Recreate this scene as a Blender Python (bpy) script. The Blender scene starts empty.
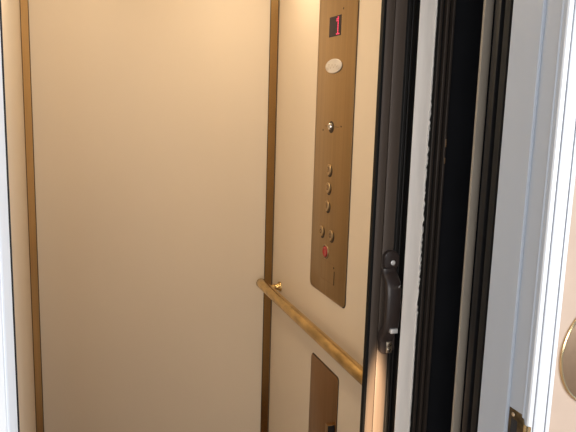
import bpy, bmesh, math, random
from mathutils import Vector, Matrix
random.seed(3)
S = bpy.context.scene
C = S.collection
S.view_settings.view_transform = 'Standard'
S.view_settings.look = 'None'
S.view_settings.exposure = 0.0
S.view_settings.gamma = 1.0
H = 1.53                                    # eye height: the camera stands at (0, 0, H)

# ------------------------------------------------------------------ materials
def mat(name, col, rough=0.5, metal=0.0, var=0.0, scale=(8, 8, 8), bump=0.0, col2=None, spec=0.5, emit=None, estr=0.0, detail=4.0, coat=0.0):
    m = bpy.data.materials.new(name); m.use_nodes = True
    nt = m.node_tree; b = nt.nodes['Principled BSDF']
    b.inputs['Roughness'].default_value = rough
    b.inputs['Metallic'].default_value = metal
    b.inputs['Specular IOR Level'].default_value = spec
    b.inputs['Coat Weight'].default_value = coat
    b.inputs['Coat Roughness'].default_value = 0.15
    tc = nt.nodes.new('ShaderNodeTexCoord'); mp = nt.nodes.new('ShaderNodeMapping')
    mp.inputs['Scale'].default_value = scale
    nz = nt.nodes.new('ShaderNodeTexNoise'); nz.inputs['Scale'].default_value = 1.0; nz.inputs['Detail'].default_value = detail
    nt.links.new(tc.outputs['Object'], mp.inputs['Vector']); nt.links.new(mp.outputs['Vector'], nz.inputs['Vector'])
    rp = nt.nodes.new('ShaderNodeValToRGB')
    c2 = col2 or tuple(max(0, c * (1 - var)) for c in col)
    rp.color_ramp.elements[0].color = (*c2, 1); rp.color_ramp.elements[0].position = 0.35
    rp.color_ramp.elements[1].color = (*col, 1); rp.color_ramp.elements[1].position = 0.65
    nt.links.new(nz.outputs['Fac'], rp.inputs['Fac']); nt.links.new(rp.outputs['Color'], b.inputs['Base Color'])
    if bump:
        bp = nt.nodes.new('ShaderNodeBump'); bp.inputs['Strength'].default_value = bump; bp.inputs['Distance'].default_value = 0.002
        nt.links.new(nz.outputs['Fac'], bp.inputs['Height']); nt.links.new(bp.outputs['Normal'], b.inputs['Normal'])
    if emit:
        b.inputs['Emission Color'].default_value = (*emit, 1); b.inputs['Emission Strength'].default_value = estr
    return m

M = {}
M['cab'] = mat('cream_laminate', (0.72, 0.60, 0.455), 0.42, 0, 0.03, (3, 3, 1.5), spec=0.4)
M['ceil'] = mat('ceiling_paint', (0.75, 0.68, 0.55), 0.8, 0, 0.03)
M['cabfloor'] = mat('cab_floor', (0.20, 0.115, 0.065), 0.45, 0, 0.4, (2, 22, 2))
M['oak'] = mat('oak_floor', (0.34, 0.235, 0.15), 0.4, 0, 0.35, (14, 1.5, 2))
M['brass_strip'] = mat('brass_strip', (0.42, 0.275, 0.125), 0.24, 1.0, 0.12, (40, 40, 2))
M['brass_strip_left'] = mat('pale_brass_strip', (0.66, 0.48, 0.27), 0.28, 1.0, 0.12, (40, 40, 2))  # same brass, the left corner's brighter reflection put into the colour
M['rail'] = mat('rail_brass', (0.78, 0.55, 0.23), 0.25, 1.0, 0.5, (40, 16, 40), col2=(0.46, 0.32, 0.13), bump=0.05)
M['plate'] = mat('bronze_plate', (0.44, 0.305, 0.155), 0.33, 1.0, 0.10, (60, 90, 1.5))
M['plate2'] = mat('dark_bronze_plate', (0.36, 0.21, 0.10), 0.36, 1.0, 0.12, (60, 90, 1.5))
M['steel'] = mat('button_steel', (0.72, 0.62, 0.48), 0.3, 1.0, 0.1)
M['chrome'] = mat('chrome', (0.9, 0.88, 0.85), 0.12, 1.0, 0.02)
M['ink'] = mat('dark_engraving', (0.035, 0.022, 0.012), 0.6, 0, 0.2)  # engraving, and the painted shadow at buttons and plate edges
M['oval'] = mat('oval_badge', (0.68, 0.62, 0.55), 0.45, 0.2, 0.05, spec=0.5)
M['ovalink'] = mat('oval_badge_script', (0.42, 0.35, 0.27), 0.5, 0, 0.1)
M['red'] = mat('red_plastic', (0.36, 0.022, 0.022), 0.4, 0, 0.15)
M['screen'] = mat('display_glass', (0.012, 0.006, 0.014), 0.25, 0, 0.1, spec=0.15)
M['led'] = mat('red_led', (0.6, 0.02, 0.08), 0.4, 0, 0.1, emit=(1.0, 0.03, 0.12), estr=1.1)
M['bronze'] = mat('bronze_anodised', (0.105, 0.080, 0.064), 0.40, 0.35, 0.12, (90, 90, 1.2))
M['bronze_dk'] = mat('bronze_edge', (0.010, 0.009, 0.008), 0.45, 0.3, 0.2, (60, 60, 2))
M['rubber'] = mat('black_rubber', (0.004, 0.004, 0.004), 0.6, 0, 0.3, (30, 30, 3), spec=0.2)
M['rib'] = mat('dark_brown_rib', (0.042, 0.032, 0.026), 0.4, 0.3, 0.35, (60, 60, 3))
M['silver'] = mat('brushed_aluminium', (0.84, 0.78, 0.72), 0.55, 0.1, 0.10, (50, 50, 6), col2=(0.75, 0.70, 0.65))
M['silver_edge'] = mat('bare_metal_edge', (0.85, 0.83, 0.8), 0.35, 0.5, 0.1)
M['steel_dull'] = mat('dull_grey_steel', (0.30, 0.265, 0.22), 0.6, 0.2, 0.15, (40, 40, 5))
M['void'] = mat('shaft_black', (0.012, 0.013, 0.016), 0.9, 0, 0.2, spec=0.1)
M['blackpaint'] = mat('black_frame_paint', (0.008, 0.008, 0.009), 0.5, 0, 0.3, spec=0.3)
M['greypaint'] = mat('charcoal_frame_paint', (0.012, 0.0118, 0.0115), 0.65, 0, 0.3, (30, 30, 3), spec=0.3)
M['handle'] = mat('dark_brown_handle', (0.033, 0.023, 0.020), 0.40, 0.0, 0.2)
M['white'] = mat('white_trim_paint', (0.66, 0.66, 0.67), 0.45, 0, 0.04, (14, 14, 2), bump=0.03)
M['caulk'] = mat('caulk_line', (0.27, 0.27, 0.285), 0.8, 0, 0.2)
M['hall'] = mat('beige_hall_paint', (0.455, 0.33, 0.245), 0.8, 0, 0.04, (30, 30, 30), bump=0.04)
M['whiteleft'] = mat('bright_trim_paint', (0.88, 0.90, 0.93), 0.45, 0, 0.03, (14, 14, 2), bump=0.03)  # same white trim, the left jamb's light put into the colour
M['jamb'] = mat('shaded_trim_paint', (0.43, 0.475, 0.54), 0.45, 0, 0.04, (14, 14, 2), bump=0.03)  # same white trim, the right jamb's shade put into the colour
M['reveal'] = mat('strip_reveal', (0.10, 0.058, 0.022), 0.6, 0, 0.2)
M['capm'] = mat('button_bronze', (0.50, 0.36, 0.20), 0.34, 1.0, 0.1)
M['strike'] = mat('aged_brass', (0.20, 0.15, 0.085), 0.4, 0.9, 0.6, (70, 70, 70))
M['strike_dark'] = mat('strike_recess', (0.02, 0.022, 0.026), 0.6, 0, 0.2)
M['station'] = mat('satin_brass_plate', (0.225, 0.14, 0.08), 0.42, 0.6, 0.08, (80, 4, 80))
M['station_rim'] = mat('polished_brass_rim', (0.85, 0.68, 0.40), 0.22, 1.0, 0.05)

# ------------------------------------------------------------------ mesh helpers
def box(bm, x0, x1, y0, y1, z0, z1, bev=0.0, seg=2):
    vs = [bm.verts.new((x, y, z)) for x in (x0, x1) for y in (y0, y1) for z in (z0, z1)]
    fs = [bm.faces.new([vs[i] for i in f]) for f in ((0, 1, 3, 2), (4, 6, 7, 5), (0, 4, 5, 1), (2, 3, 7, 6), (0, 2, 6, 4), (1, 5, 7, 3))]
    if bev:
        es = list({e for f in fs for e in f.edges})
        bmesh.ops.bevel(bm, geom=es, offset=bev, segments=seg, affect='EDGES', profile=0.5)
    return bm

def prism(bm, pts, vec, bev=0.0):
    """pts: closed 3-D outline; extruded along vec"""
    vec = Vector(vec)
    a = [bm.verts.new(p) for p in pts]; b = [bm.verts.new(Vector(p) + vec) for p in pts]
    n = len(pts); f0 = bm.faces.new(a); f1 = bm.faces.new(b[::-1])
    for i in range(n):
        bm.faces.new((a[i], b[i], b[(i + 1) % n], a[(i + 1) % n]))
    if bev:
        es = list(f1.edges)
        bmesh.ops.bevel(bm, geom=es, offset=bev, segments=3, affect='EDGES', profile=0.5)
    return bm

def lathe(bm, origin, axis, prof, seg=32, su=1.0, sv=1.0):
    """prof: (radius, distance along axis); su, sv stretch the two cross axes"""
    axis = Vector(axis).normalized()
    v = Vector((0, 0, 1)) if abs(axis.z) < 0.9 else Vector((0, 1, 0))
    u = axis.cross(v).normalized()
    rings = []
    for r, d in prof:
        if r < 1e-6:
            rings.append([bm.verts.new(Vector(origin) + axis * d)])
        else:
            rings.append([bm.verts.new(Vector(origin) + axis * d + u * (r * su * math.cos(t)) + v * (r * sv * math.sin(t))) for t in [2 * math.pi * k / seg for k in range(seg)]])
    for A, B in zip(rings, rings[1:]):
        for k in range(seg):
            k2 = (k + 1) % seg
            if len(A) == 1: bm.faces.new((A[0], B[k], B[k2]))
            elif len(B) == 1: bm.faces.new((A[k], B[0], A[k2]))
            else: bm.faces.new((A[k], B[k], B[k2], A[k2]))
    for R in (rings[0], rings[-1]):
        if len(R) > 1: bm.faces.new(R)
    return bm

def rrect(y0, y1, z0, z1, r, x, n=6):
    p = []
    for cy, cz, a0 in ((y1 - r, z1 - r, 0), (y0 + r, z1 - r, 90), (y0 + r, z0 + r, 180), (y1 - r, z0 + r, 270)):
        for k in range(n + 1):
            t = math.radians(a0 + 90 * k / n); p.append((x, cy + r * math.cos(t), cz + r * math.sin(t)))
    return p

def obj(name, bm, m, parent=None, smooth=True, kind=None, origin=None):
    bmesh.ops.recalc_face_normals(bm, faces=bm.faces[:])
    o0 = Vector(origin) if origin is not None else (Vector(parent['_o']) if parent is not None and '_o' in parent else Vector((0, 0, 0)))
    bmesh.ops.translate(bm, verts=bm.verts[:], vec=-o0)
    me = bpy.data.meshes.new(name); bm.to_mesh(me); bm.free()
    if smooth:
        for p in me.polygons: p.use_smooth = True
        me.set_sharp_from_angle(angle=math.radians(35))
    me.materials.append(m)
    o = bpy.data.objects.new(name, me); C.objects.link(o)
    if parent is not None: o.parent = parent
    else: o.location = o0
    if kind: o['kind'] = kind
    return o

ORIG = {}
def thing(name, label, cat, loc):
    o = bpy.data.objects.new(name, None); C.objects.link(o)
    o.empty_display_size = 0.05
    o.location = loc; o['label'] = label; o['category'] = cat
    ORIG[o.name] = Vector(loc)
    return o

def part(name, bm, m, parent, smooth=True, label=None):
    """part built in world coordinates, stored relative to its thing (or part)"""
    root = parent
    while root.parent is not None: root = root.parent
    o0 = ORIG.get(root.name, root.location.copy())
    bmesh.ops.recalc_face_normals(bm, faces=bm.faces[:])
    bmesh.ops.translate(bm, verts=bm.verts[:], vec=-Vector(o0))
    me = bpy.data.meshes.new(name); bm.to_mesh(me); bm.free()
    if smooth:
        for p in me.polygons: p.use_smooth = True
        me.set_sharp_from_angle(angle=math.radians(35))
    me.materials.append(m)
    o = bpy.data.objects.new(name, me); C.objects.link(o); o.parent = parent
    if label: o['label'] = label
    return o

def NB(): return bmesh.new()
def struct(name, bm, m, smooth=False): return obj(name, bm, m, None, smooth, 'structure')

# ------------------------------------------------------------------ the setting
XL, XR, YB = -0.113, 0.755, 2.33           # cab: left wall, right wall, back wall
YF = 1.165                                  # front of the cab
ZC = 2.10                                   # cab ceiling
T = 0.024
struct('wall_back', box(NB(), XL - 0.04, XR + 0.04, YB, YB + 0.04, 0, ZC), M['cab'])
struct('wall_left', box(NB(), XL - 0.04, XL, YF, YB, 0, ZC), M['cab'])
struct('wall_right', box(NB(), XR, XR + 0.04, YF, YB, 0, ZC), M['cab'])
struct('ceiling', box(NB(), -0.40, 1.20, 0.925, YB + 0.06, ZC, ZC + 0.05), M['ceil'])
struct('floor', box(NB(), -2.2, 2.6, -2.2, 0.90, -0.06, 0), M['oak'])
struct('floor_cab', box(NB(), -0.40, 1.20, 0.90, YB + 0.06, -0.06, 0), M['cabfloor'])
# black hoistway beyond the gate
struct('wall_shaft_right', box(NB(), 1.05, 1.10, 0.925, YB + 0.06, 0, ZC), M['void'])
struct('wall_shaft_left', box(NB(), -0.40, -0.36, 0.925, YB + 0.06, 0, ZC), M['void'])
struct('wall_shaft_front', box(NB(), 0.727, 1.05, 1.1505, 1.163, 0, ZC), M['void'])  # added black sheet over the lit wall end, standing for the dark gap
# hall wall with the door opening, its back lined black
YH = 0.793
bm = NB(); box(bm, 0.712, 2.6, YH, 0.900, 0, 2.5); struct('wall_front_right', bm, M['hall'])
bm = NB(); box(bm, -2.2, -0.092, YH, 0.900, 0, 2.5); struct('wall_front_left', bm, M['hall'])
bm = NB(); box(bm, -0.092, 0.712, YH, 0.900, 2.08, 2.5); struct('wall_front_top', bm, M['hall'])
bm = NB(); box(bm, 0.75, 1.05, 0.900, 0.925, 0, ZC); struct('wall_shaft_lining_right', bm, M['void'])
bm = NB(); box(bm, -0.36, -0.12, 0.900, 0.925, 0, ZC); struct('wall_shaft_lining_left', bm, M['void'])

# brass corner strips of the cab
def corner(x, y, sx):
    b = NB()
    pts = [(x, y, 0.0), (x + sx * T, y, 0.0), (x + sx * T, y - 0.002, 0.0), (x + sx * 0.002, y - T, 0.0), (x, y - T, 0.0)]
    return prism(b, pts, (0, 0, ZC))
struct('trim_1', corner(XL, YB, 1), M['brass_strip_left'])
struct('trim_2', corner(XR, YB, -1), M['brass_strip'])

struct('trim_10', box(NB(), XR - T - 0.0016, XR - T + 0.0004, YB - 0.0030, YB - 0.0004, 0, ZC), M['reveal'])  # thin dark strips stand in for the shadow lines beside the corner strips
struct('trim_11', box(NB(), XR - 0.0030, XR - 0.0004, YB - T - 0.0065, YB - T + 0.0005, 0, ZC), M['reveal'])
struct('trim_12', box(NB(), XL + T - 0.0004, XL + T + 0.0016, YB - 0.0030, YB - 0.0004, 0, ZC), M['reveal'])
struct('trim_13', box(NB(), XL + 0.0004, XL + 0.0026, YB - T - 0.004, YB - T + 0.0005, 0, ZC), M['reveal'])

# white door frame: right jamb (with its stop), left jamb, head, casings
JB = 0.8955                                 # back edge of the jamb
def jamb_right():
    pts = [(0.685, JB, 0), (0.685, 0.8278, 0), (0.6853, 0.8265, 0), (0.6865, 0.826, 0), (0.690, 0.826, 0), (0.690, 0.7925, 0), (0.6885, 0.791, 0), (0.6885, 0.7895, 0), (0.690, 0.788, 0),
           (0.690, 0.7815, 0), (0.712, 0.7815, 0), (0.712, JB, 0)]
    return prism(NB(), pts, (0, 0, 2.05))
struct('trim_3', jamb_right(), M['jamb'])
def jamb_left():
    pts = [(-0.0675, 0.901, 0), (-0.0675, 0.790, 0), (-0.0690, 0.7815, 0), (-0.092, 0.7815, 0), (-0.092, 0.901, 0)]
    return prism(NB(), pts, (0, 0, 2.05))
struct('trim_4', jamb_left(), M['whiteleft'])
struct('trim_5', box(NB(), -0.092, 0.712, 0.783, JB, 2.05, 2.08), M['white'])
def casing_right():
    yf = 0.7785
    def groove(g): return [(g - 0.0016, yf, 0), (g - 0.0007, yf + 0.0026, 0), (g + 0.0007, yf + 0.0026, 0), (g + 0.0016, yf, 0)]
    pts = [(0.6903, 0.7813, 0), (0.6903, yf + 0.002, 0), (0.6922, yf, 0)] + groove(0.7010) + [(0.7060, yf - 0.0012, 0), (0.7190, yf - 0.0012, 0)] + groove(0.7250) + \
          [(0.7335, yf, 0), (0.7355, yf + 0.002, 0), (0.7365, YH, 0), (0.7125, YH, 0), (0.7125, 0.7813, 0)]
    return prism(NB(), pts, (0, 0, 2.06))
struct('trim_6', casing_right(), M['white'])
for k, g in enumerate((0.7010, 0.7250)):
    struct('trim_%d' % (8 + k), box(NB(), g - 0.0009, g + 0.0009, 0.7778, 0.7800, 0, 2.05), M['caulk'])  # grey strips painted as the shadow lines in the casing grooves
struct('trim_7', prism(NB(), [(-0.0695, 0.7813, 0), (-0.0710, 0.7785, 0), (-0.114, 0.7785, 0), (-0.117, YH, 0), (-0.0925, YH, 0), (-0.0925, 0.7813, 0)], (0, 0, 2.06)), M['white'])

# ------------------------------------------------------------------ hoistway door frame uprights behind the white jamb
b = NB(); box(b, 0.7113, 0.741, 0.962, 0.978, 0, ZC, 0.001); box(b, 0.7225, 0.7235, 0.9605, 0.9625, 0, ZC)
o = obj('frame_upright', b, M['blackpaint'], origin=(0.726, 0.97, 0)); o['label'] = 'black painted frame upright directly beside the white door jamb'; o['category'] = 'frame upright'
b = NB(); box(b, 0.7065, 0.745, 0.930, 0.945, 0, ZC, 0.001)
o2 = obj('jamb_backing', b, M['greypaint'], origin=(0.725, 0.937, 0))
o2['label'] = 'charcoal strip wedged between the white door jamb and the black frame upright'; o2['category'] = 'frame strip'
b = NB(); box(b, 0.7065, 0.7245, 1.00, 1.006, 0, ZC, 0.0008)
o = obj('steel_upright', b, M['steel_dull'], origin=(0.713, 1.015, 0)); o['label'] = 'narrow dull grey steel upright between the black gap and the black frame upright'; o['category'] = 'metal upright'
b = NB(); box(b, -0.100, -0.0672, 0.9255, 0.931, 0, ZC, 0.0005)
o = obj('frame_upright', b, M['blackpaint'], origin=(-0.083, 0.935, 0)); o['label'] = 'thin black frame edge behind the white jamb at the far left'; o['category'] = 'frame upright'

# ------------------------------------------------------------------ car entrance post: silver face, black ribbed seal
post = thing('entrance_post', 'brushed silver entrance post with a black ribbed edge, right of the folding gate', 'post', (0.69, 1.15, 0))
def silver_bm():
    b = NB(); box(b, 0.6535, 0.692, 1.130, 1.1325, 0, ZC, 0.0006); return b
part('post_face', silver_bm(), M['silver'], post)
b = NB(); box(b, 0.6535, 0.6885, 1.1327, 1.164, 0, ZC, 0.0005); part('post_side', b, M['rubber'], post, label='black side of the silver post')
def jag_bm(x_of, w, y0, y1, step=0.006):
    """a strip whose left edge is ragged, like torn paint"""
    b = NB(); z = 0.0; L = []
    while z < ZC:
        L.append((x_of(z), z)); z += step * random.uniform(0.5, 1.5)
    L.append((x_of(ZC), ZC))
    fr = [(b.verts.new((x, y0, z)), b.verts.new((w, y0, z)), b.verts.new((x, y1, z)), b.verts.new((w, y1, z))) for x, z in L]
    for p, q in zip(fr, fr[1:]):
        b.faces.new((p[0], p[1], q[1], q[0])); b.faces.new((p[2], q[2], q[3], p[3])); b.faces.new((p[0], q[0], q[2], p[2])); b.faces.new((p[1], p[3], q[3], q[1]))
    b.faces.new((fr[0][0], fr[0][2], fr[0][3], fr[0][1])); b.faces.new((fr[-1][0], fr[-1][1], fr[-1][3], fr[-1][2]))
    return b
def edge_x(z):
    zz = z - H
    k = 0.0018 if -0.42 < zz < 0.03 else 0.0004
    return 0.6885 + random.uniform(-k, k)
part('worn_edge', jag_bm(lambda z: edge_x(z) - 0.0013, 0.694, 1.1275, 1.1296), M['silver_edge'], post, False, 'pale chipped metal rim along the black edge')
part('paint_edge', jag_bm(edge_x, 0.696, 1.1255, 1.1273), M['bronze_dk'], post, False, 'black ragged paint edge')
for i, (x0, x1, y0, m) in enumerate(((0.6935, 0.7000, 1.1235, 'rib'), (0.7005, 0.7060, 1.128, 'rubber'), (0.7065, 0.7130, 1.121, 'rib'), (0.7135, 0.7180, 1.126, 'rubber'), (0.7185, 0.7235, 1.1175, 'rib'))):
    b = NB(); box(b, x0, x1, y0, 1.150, 0, ZC, 0.0012); part('seal_rib', b, M[m], post)
# chipped paint on the outermost rib
for z0, z1 in ((1.458, 1.474), (1.425, 1.437)):
    part('paint_chip', box(NB(), 0.7205, 0.7232, 1.1168, 1.1178, z0, z1, 0.0004), M['station'], post, label='pale chip in the black paint')

# ------------------------------------------------------------------ folding gate, pushed open to the right
gate = thing('folding_gate', 'dark bronze folding gate stacked open, its upright lead post carrying a brown pull handle', 'gate', (0.617, 1.16, 0))
G0, G1 = 0.5905, 0.6425
b = NB(); box(b, G0, 0.6098, 1.150, 1.1615, 0.01, ZC - 0.01, 0.0008); box(b, 0.6117, G1 - 0.006, 1.150, 1.1615, 0.01, ZC - 0.01, 0.0008)
box(b, 0.6090, 0.6126, 1.1555, 1.1610, 0.01, ZC - 0.01)
part('lead_post', b, M['bronze'], gate)
b = NB(); box(b, G0 - 0.0046, G0 + 0.0012, 1.1485, 1.1610, 0.01, ZC - 0.01, 0.0006); part('edge_seal', b, M['rubber'], gate)
b = NB()
for x0, x1, y0 in ((G1 - 0.0068, G1 - 0.0022, 1.1505), (G1 - 0.0030, G1 + 0.0012, 1.1480), (G1 + 0.0016, G1 + 0.0052, 1.151), (G1 + 0.0056, G1 + 0.0092, 1.148)):
    box(b, x0, x1, y0, 1.1615, 0.01, ZC - 0.01, 0.0009)
part('edge_seal', b, M['bronze_dk'], gate)
# folded panels behind the lead post
for i in range(4):
    b = NB(); box(b, 0.664 + i * 0.008, 0.669 + i * 0.008, 1.1655, 1.232, 0.01, ZC - 0.01, 0.001); part('folded_panel', b, M['bronze'], gate)
# pull handle: two mounts, a bowed grip
hx = 0.6285
def mount_bm(zc, hh, r):
    b = NB(); pts = []
    for k in range(13):
        t = math.pi * k / 12; pts.append((hx + r * math.cos(t), 1.1495, zc + hh + r * math.sin(t) * 0.8))
    for k in range(13):
        t = math.pi + math.pi * k / 12; pts.append((hx + r * math.cos(t), 1.1495, zc - hh + r * math.sin(t) * 0.8))
    return prism(b, pts, (0, -0.010, 0), 0.003)
def sweep(path, w, th):
    """rounded bar: path in the YZ plane, w across X"""
    b = NB(); n = 16; rings = []
    P = [Vector((0, y, z)) for y, z in path]
    for i, p in enumerate(P):
        t = (P[min(i + 1, len(P) - 1)] - P[max(i - 1, 0)]).normalized()
        nrm = Vector((0, t.z, -t.y))
        ring = []
        for k in range(n):
            a = 2 * math.pi * k / n; c, s = math.cos(a), math.sin(a)
            e = 0.55
            cx = math.copysign(abs(c) ** e, c) * w / 2; cn = math.copysign(abs(s) ** e, s) * th / 2
            ring.append(b.verts.new(Vector((hx - 0.004 + cx, 0, 0)) + p + nrm * cn))
        rings.append(ring)
    for A, B in zip(rings, rings[1:]):
        for k in range(n): b.faces.new((A[k], B[k], B[(k + 1) % n], A[(k + 1) % n]))
    b.faces.new(rings[0]); b.faces.new(rings[-1])
    return b
grip = sweep([(1.143, H - 0.322), (1.141, H - 0.330), (1.133, H - 0.338), (1.124, H - 0.346), (1.120, H - 0.357), (1.118, H - 0.375), (1.118, H - 0.408), (1.120, H - 0.432), (1.124, H - 0.444), (1.132, H - 0.453), (1.140, H - 0.464), (1.143, H - 0.474)], 0.032, 0.017)
hd = part('pull_handle', grip, M['handle'], gate)
part('handle_mount', mount_bm(H - 0.305, 0.008, 0.0165), M['handle'], hd)
part('handle_mount', mount_bm(H - 0.479, 0.014, 0.0165), M['handle'], hd)
part('screw', lathe(NB(), (0.6315, 1.1396, H - 0.309), (0, -1, 0), [(0.0052, 0), (0.0052, 0.001), (0.0035, 0.0026), (0.0, 0.003)]), M['silver_edge'], hd, label='bright round screw head')
lk = part('lock_plate', box(NB(), 0.6262, 0.6388, 1.1370, 1.1395, H - 0.502, H - 0.474, 0.0008), M['steel'], hd, label='small silver lock plate')
b = NB(); lathe(b, (0.6325, 1.1370, H - 0.484), (0, -1, 0), [(0.0042, 0), (0.0042, 0.0008), (0.0, 0.0014)]); lathe(b, (0.6325, 1.1370, H - 0.495), (0, -1, 0), [(0.0036, 0), (0.0036, 0.0008), (0.0, 0.0014)])
part('rivet', b, M['chrome'], hd)
part('latch_tab', box(NB(), 0.6185, 0.6345, 1.1080, 1.1180, H - 0.4490, H - 0.4395, 0.001), M['silver_edge'], hd, label='small bright latch tab')
part('latch_tab', box(NB(), 0.6300, 0.6350, 1.1070, 1.1110, H - 0.3540, H - 0.3495, 0.0006), M['chrome'], hd, label='tiny bright stud')

# ------------------------------------------------------------------ car operating panel
X0 = XR                                     # plane of the wall
cop = thing('control_panel', 'tall brushed bronze lift control panel with round buttons and a red floor display', 'control panel', (X0, 1.769, H - 0.05))
fp = part('faceplate', prism(NB(), rrect(1.634, 1.905, H - 0.5685, H + 0.46, 0.016, X0), (-0.0045, 0, 0), 0.0012), M['plate'], cop)
cop_shift = -0.008
part('shadow_gap', prism(NB(), rrect(1.6315, 1.9065, H - 0.5715, H + 0.463, 0.018, X0), (-0.0012, 0, 0)), M['ink'], cop, False, 'dark line around the bronze faceplate')
xf = X0 - 0.0045
disp = part('display', box(NB(), xf - 0.0006, xf + 0.001, 1.736, 1.8205, H + 0.2005, H + 0.2565), M['screen'], cop, False, 'dark rectangular floor display')
# the digit: a dot-matrix 1, at the right of the window
b = NB()
dy = 0.0085; y0 = 1.757; zt = H + 0.2515; nz = 11; dz = 0.0046
dots = [(0, k) for k in range(nz)] + [(1, 1), (1, 2), (-1, nz - 1), (1, nz - 1)]
for cy, k in dots:
    lathe(b, (xf - 0.0006, y0 + cy * dy, zt - k * dz), (-1, 0, 0), [(0.0019, 0), (0.0017, 0.0004), (0, 0.0005)], 10, 1.9, 1.0)
part('digit', b, M['led'], disp, label='glowing red dot-matrix figure 1')
bd = part('oval_badge', lathe(NB(), (xf, 1.774, H + 0.1165), (-1, 0, 0), [(0.94, 0), (1.0, 0.001), (1.0, 0.003), (0.93, 0.0045), (0.0, 0.0046)], 40, 0.0590, 0.0205), M['oval'], cop, label='pale oval badge')
b = NB()
for i in range(26):                          # faint looping script across the badge
    t = i / 25; y = 1.774 + 0.034 - 0.068 * t; z = H + 0.1165 + 0.006 * math.sin(t * 19) * (1 - 0.4 * t)
    lathe(b, (xf - 0.0045, y, z), (-1, 0, 0), [(0.0013, 0), (0.0009, 0.0004), (0, 0.0004)], 8, 1.6, 0.8)
part('script', b, M['ovalink'], bd)
ks = part('key_switch', lathe(NB(), (xf, 1.777, H - 0.0565), (-1, 0, 0), [(0.0105, 0), (0.0105, 0.005), (0.0085, 0.008), (0.006, 0.0085), (0, 0.0085)]), M['chrome'], cop, label='chrome key switch')
part('switch_collar', lathe(NB(), (xf, 1.777, H - 0.0580), (-1, 0, 0), [(0.0175, -0.001), (0.0175, 0.0015), (0.0150, 0.0022), (0, 0.0022)]), M['ink'], ks, label='dark collar')
part('keyway', box(NB(), xf - 0.0090, xf - 0.0080, 1.7755, 1.7785, H - 0.061, H - 0.052), M['ink'], ks, False)
for ya, yb in ((1.799, 1.825), (1.722, 1.756)):
    part('engraved_line', box(NB(), xf - 0.0004, xf + 0.001, ya, yb, H - 0.0570, H - 0.0558), M['ink'], cop, False)
for y, z in ((1.7065, -0.0540), (1.8400, -0.0690)):
    part('engraved_dot', lathe(NB(), (xf, y, H + z), (-1, 0, 0), [(0.0030, -0.001), (0.0030, 0.0004), (0, 0.0005)], 10, 1.3, 0.9), M['ink'], cop, False)
def text_bm(s, size, y, z, x):
    cu = bpy.data.curves.new('t', 'FONT'); cu.body = s; cu.size = size; cu.align_x = 'CENTER'; cu.align_y = 'CENTER'; cu.extrude = 0.0003
    ob = bpy.data.objects.new('t', cu); C.objects.link(ob)
    bpy.context.view_layer.update()
    me = bpy.data.meshes.new_from_object(ob.evaluated_get(bpy.context.evaluated_depsgraph_get()))
    b = NB(); b.from_mesh(me)
    bpy.data.objects.remove(ob); bpy.data.curves.remove(cu); bpy.data.meshes.remove(me)
    # text X -> -Y (reads left to right seen from the cab), text Y -> Z, faces -X
    R = Matrix(((0, 0, -1, x), (-1, 0, 0, y), (0, 1, 0, z), (0, 0, 0, 1)))
    bmesh.ops.transform(b, matrix=R, verts=b.verts[:])
    return b
def button(y, z, mk, label, m='capm', r=0.0165):
    cap = part('button', lathe(NB(), (xf, y, z), (-1, 0, 0), [(r, 0), (r, 0.0030), (r - 0.0015, 0.0046), (r - 0.0035, 0.0050), (r - 0.0050, 0.0044), (0, 0.0042)]), M[m], cop, label=label)
    part('button_well', lathe(NB(), (xf, y - 0.0032, z - 0.0036), (-1, 0, 0), [(r + 0.0018, -0.001), (r + 0.0018, 0.0006), (0, 0.0007)]), M['ink'], cap)  # dark disc set low and right, the button's painted shadow crescent
    if mk: part('numeral', text_bm(mk, 0.020, y, z, xf - 0.0043), M['ink'], cap, False)
    return cap
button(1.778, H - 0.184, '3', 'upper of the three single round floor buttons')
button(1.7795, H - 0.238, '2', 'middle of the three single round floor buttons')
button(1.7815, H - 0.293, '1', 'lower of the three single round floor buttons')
for (y, z, l) in ((1.818, H - 0.3765, 'left button of the pair above the red button'), (1.7445, H - 0.3765, 'right button of the pair above the red button')):
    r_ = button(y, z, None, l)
    bmk = NB(); lathe(bmk, (xf - 0.0042, y, z), (-1, 0, 0), [(0.0066, 0), (0.0066, 0.0003), (0.0045, 0.0003), (0.0045, 0)], 20)
    part('ring_mark', bmk, M['ink'], r_, False)
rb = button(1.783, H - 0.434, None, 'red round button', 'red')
part('button_rim', lathe(NB(), (xf, 1.783, H - 0.434), (-1, 0, 0), [(0.0212, 0), (0.0212, 0.0015), (0.0195, 0.0022), (0.0190, 0)]), M['steel'], rb)
# little service door: engraved outline, dark slot
b = NB()
yl, yr, zt_, zb_ = 1.812, 1.7115, H - 0.461, H - 0.521
w_ = 0.0006
box(b, xf - 0.0002, xf + 0.0006, yr, yl, zt_ - w_, zt_ + w_); box(b, xf - 0.0002, xf + 0.0006, yr, yl, zb_ - w_, zb_ + w_); box(b, xf - 0.0002, xf + 0.0006, yl - w_, yl + w_, zb_, zt_)
part('service_door_outline', b, M['plate2'], cop, False)
b = NB(); box(b, xf - 0.0008, xf + 0.0006, yr - 0.0016, yr + 0.0016, zb_, zt_ - 0.018); lathe(b, (xf, 1.7165, H - 0.4695), (-1, 0, 0), [(0.0034, -0.001), (0.0034, 0.0006), (0, 0.0008)], 12)
part('service_door_slot', b, M['ink'], cop, False)
part('screw_hole', lathe(NB(), (xf, 1.7235, H + 0.2710), (-1, 0, 0), [(0.0030, -0.001), (0.0030, 0.0005), (0, 0.0006)], 12), M['ink'], cop, False)

cop.location.y += cop_shift

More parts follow.
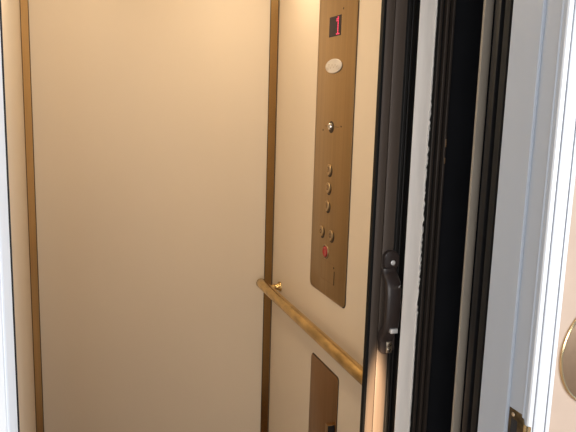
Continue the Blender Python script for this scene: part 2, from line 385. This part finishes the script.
# ------------------------------------------------------------------ lower cabinet plate (telephone box door)
ph = thing('flush_mounted_cabinet', 'plain dark bronze cabinet door below the handrail with a black pull', 'cabinet', (X0, 1.757, H - 0.95))
part('door', prism(NB(), rrect(1.651, 1.865, H - 1.10, H - 0.7905, 0.012, X0), (-0.0045, 0, 0), 0.0012), M['plate2'], ph)
part('shadow_gap', prism(NB(), rrect(1.6490, 1.867, H - 1.1025, H - 0.788, 0.013, X0), (-0.0012, 0, 0)), M['ink'], ph, False)
pu = part('door_pull', box(NB(), 0.7285, xf + 0.001, 1.657, 1.672, H - 1.03, H - 0.940, 0.0015), M['blackpaint'], ph, label='black square pull')
b = NB(); box(b, 0.7278, xf, 1.6562, 1.6725, H - 0.9402, H - 0.9388, 0.0004); box(b, 0.7272, 0.7286, 1.6562, 1.6725, H - 1.03, H - 0.9388, 0.0004)
part('pull_rim', b, M['plate'], pu)  # thin bronze strips stand in for highlights on the pull's edges
ph.location.y -= 0.004

# ------------------------------------------------------------------ handrail
RX, RZ, RR = 0.7008, H - 0.6665, 0.0185
rail = thing('handrail', 'round brass handrail with worn patches running along the right cab wall', 'handrail', (XR, 1.78, RZ))
Y0, Y1 = 1.27, 2.285
prof = [(0.0, 0.0), (RR * 0.55, 0.0012), (RR * 0.88, 0.0045), (RR, 0.0095)]
n = 24
prof += [(RR, 0.0095 + (Y1 - Y0 - 0.019) * k / n) for k in range(1, n + 1)]
prof += [(RR * 0.88, Y1 - Y0 - 0.0045), (RR * 0.55, Y1 - Y0 - 0.0012), (0.0, Y1 - Y0)]
part('rail', lathe(NB(), (RX, Y0, RZ), (0, 1, 0), prof, 32), M['rail'], rail)
for yb in (2.205, 1.36):
    part('bracket', lathe(NB(), (XR, yb, RZ + 0.002), (-1, 0, 0), [(0.0185, 0), (0.0185, 0.003), (0.0165, 0.006), (0.0125, 0.011), (0.0100, 0.018), (0.0092, 0.030), (0.0092, 0.046)], 28), M['rail'], rail)

# ------------------------------------------------------------------ strike plate on the jamb
sp = thing('strike_plate', 'aged brass strike plate set low in the white door jamb', 'strike plate', (0.69, 0.803, H - 0.512))
outline = []
for y, z in ((0.8222, -0.5450), (0.8222, -0.4800), (0.793, -0.4800), (0.787, -0.4860), (0.784, -0.4960), (0.784, -0.5290), (0.787, -0.5390), (0.793, -0.5450)):
    outline.append((0.690, y, H + z))
body = part('plate', prism(NB(), outline, (-0.0016, 0, 0), 0.0005), M['strike'], sp)
part('latch_hole', prism(NB(), rrect(0.8005, 0.8155, H - 0.528, H - 0.4955, 0.002, 0.6884), (-0.0003, 0, 0)), M['strike_dark'], sp, False, 'dark latch hole')
part('screw', lathe(NB(), (0.6884, 0.812, H - 0.4888), (-1, 0, 0), [(0.0036, 0), (0.003, 0.0008), (0, 0.001)], 16), M['steel'], sp)
b = NB(); lip = [(0.6884, 0.7855), (0.6880, 0.7810), (0.6895, 0.7765), (0.6925, 0.7745)]
vv = [(b.verts.new((x, y, H - 0.4930)), b.verts.new((x, y, H - 0.5320))) for x, y in lip] + [(b.verts.new((x + 0.001, y - 0.0008, H - 0.4930)), b.verts.new((x + 0.001, y - 0.0008, H - 0.5320))) for x, y in reversed(lip)]
for k in range(len(vv)):
    p, q = vv[k], vv[(k + 1) % len(vv)]; b.faces.new((p[0], q[0], q[1], p[1]))
b.faces.new([v[0] for v in vv]); b.faces.new([v[1] for v in vv][::-1])
part('strike_lip', b, M['station_rim'], sp, label='curved bright brass lip')

# ------------------------------------------------------------------ hall call station
cs = thing('call_switch_plate', 'round satin brass call plate on the beige hall wall right of the door', 'call plate', (0.8375, YH, H - 0.3895))
cc = (0.8375, YH, H - 0.3895)
part('plate', lathe(NB(), cc, (0, -1, 0), [(1.0, 0), (1.0, 0.002), (0.985, 0.0035), (0.955, 0.0040), (0.0, 0.0040)], 72, 0.0825, 0.0905), M['station'], cs)
part('plate_rim', lathe(NB(), cc, (0, -1, 0), [(1.012, 0), (1.012, 0.0032), (0.995, 0.0046), (0.975, 0.0042), (0.965, 0.0036), (0.965, 0.001)], 72, 0.0825, 0.0905), M['station_rim'], cs, label='polished rim')
bt = part('button', lathe(NB(), (0.8375, YH - 0.004, H - 0.384), (0, -1, 0), [(0.0500, 0), (0.0500, 0.0015), (0.047, 0.003), (0.0, 0.003)], 40), M['station'], cs)
b = NB(); prism(b, [(0.7890, YH - 0.0042, H - 0.3970), (0.8110, YH - 0.0042, H - 0.3970), (0.8005, YH - 0.0042, H - 0.372)], (0, -0.0034, 0)); part('arrow', b, M['ink'], bt, False)

# ------------------------------------------------------------------ lights
def lamp(name, kind, loc, col, power, size=0.1, rot=None, target=None, sx=None, sy=None, **k):
    l = bpy.data.lights.new(name, kind); l.color = col; l.energy = power
    if kind == 'AREA':
        l.size = size
        if sy: l.shape = 'RECTANGLE'; l.size = sx; l.size_y = sy
        else: l.shape = 'DISK'
    elif kind in ('POINT', 'SPOT'): l.shadow_soft_size = size
    for a, v in k.items(): setattr(l, a, v)
    o = bpy.data.objects.new(name, l); C.objects.link(o); o.location = loc
    if target is not None: o.rotation_euler = (Vector(target) - Vector(loc)).to_track_quat('-Z', 'Y').to_euler()
    return o
warm = (1.0, 0.83, 0.60)
lamp('ceiling_lamp_left', 'AREA', (0.06, 2.08, 2.09), warm, 0.55, 0.10, target=(0.06, 2.08, 0))
lamp('ceiling_lamp_right', 'AREA', (0.60, 1.96, 2.09), warm, 2.1, 0.10, target=(0.62, 1.96, 0))
lamp('ceiling_lamp_front', 'AREA', (0.00, 1.48, 2.09), warm, 4.8, 0.25, target=(0.12, 1.48, 0))
# daylight from a hall window to the right of the camera, and an added fill lamp behind it for the silver post and cab
lamp('window_daylight', 'AREA', (2.1, -1.1, 1.7), (0.84, 0.92, 1.0), 95.0, target=(0.1, 0.85, 1.4), sx=1.2, sy=1.6)
lamp('room_daylight', 'AREA', (-0.9, -1.9, 1.6), (1.0, 0.95, 0.88), 62.0, target=(0.4, 1.2, 1.1), sx=2.2, sy=1.4)
# added narrow spot lamp for the warm patch on the gate post's foot
foot_spot = lamp('sun_streak', 'SPOT', (0.10, -0.30, 0.75), (1.0, 0.72, 0.45), 1150.0, 0.01, target=(0.6155, 1.15, 0.85), spot_size=math.radians(15), spot_blend=0.6)
foot_spot.scale = (0.125, 1.0, 1.0)

w = bpy.data.worlds.new('hall_daylight'); S.world = w; w.use_nodes = True
bg = w.node_tree.nodes['Background']; bg.inputs['Color'].default_value = (0.72, 0.82, 1.0, 1); bg.inputs['Strength'].default_value = 0.40

# ------------------------------------------------------------------ camera
cam = bpy.data.cameras.new('camera'); co = bpy.data.objects.new('camera', cam); C.objects.link(co)
cam.sensor_width = 36.0; cam.lens = 647.0 / 576.0 * 36.0; cam.clip_start = 0.02
R = Matrix(((0.94435737, 0.02796667, -0.32773011), (-0.32763153, 0.1681267, -0.9297263), (0.02909883, 0.9853686, 0.16793446)))
co.matrix_world = Matrix.Translation((0, 0, H)) @ R.to_4x4()
S.camera = co
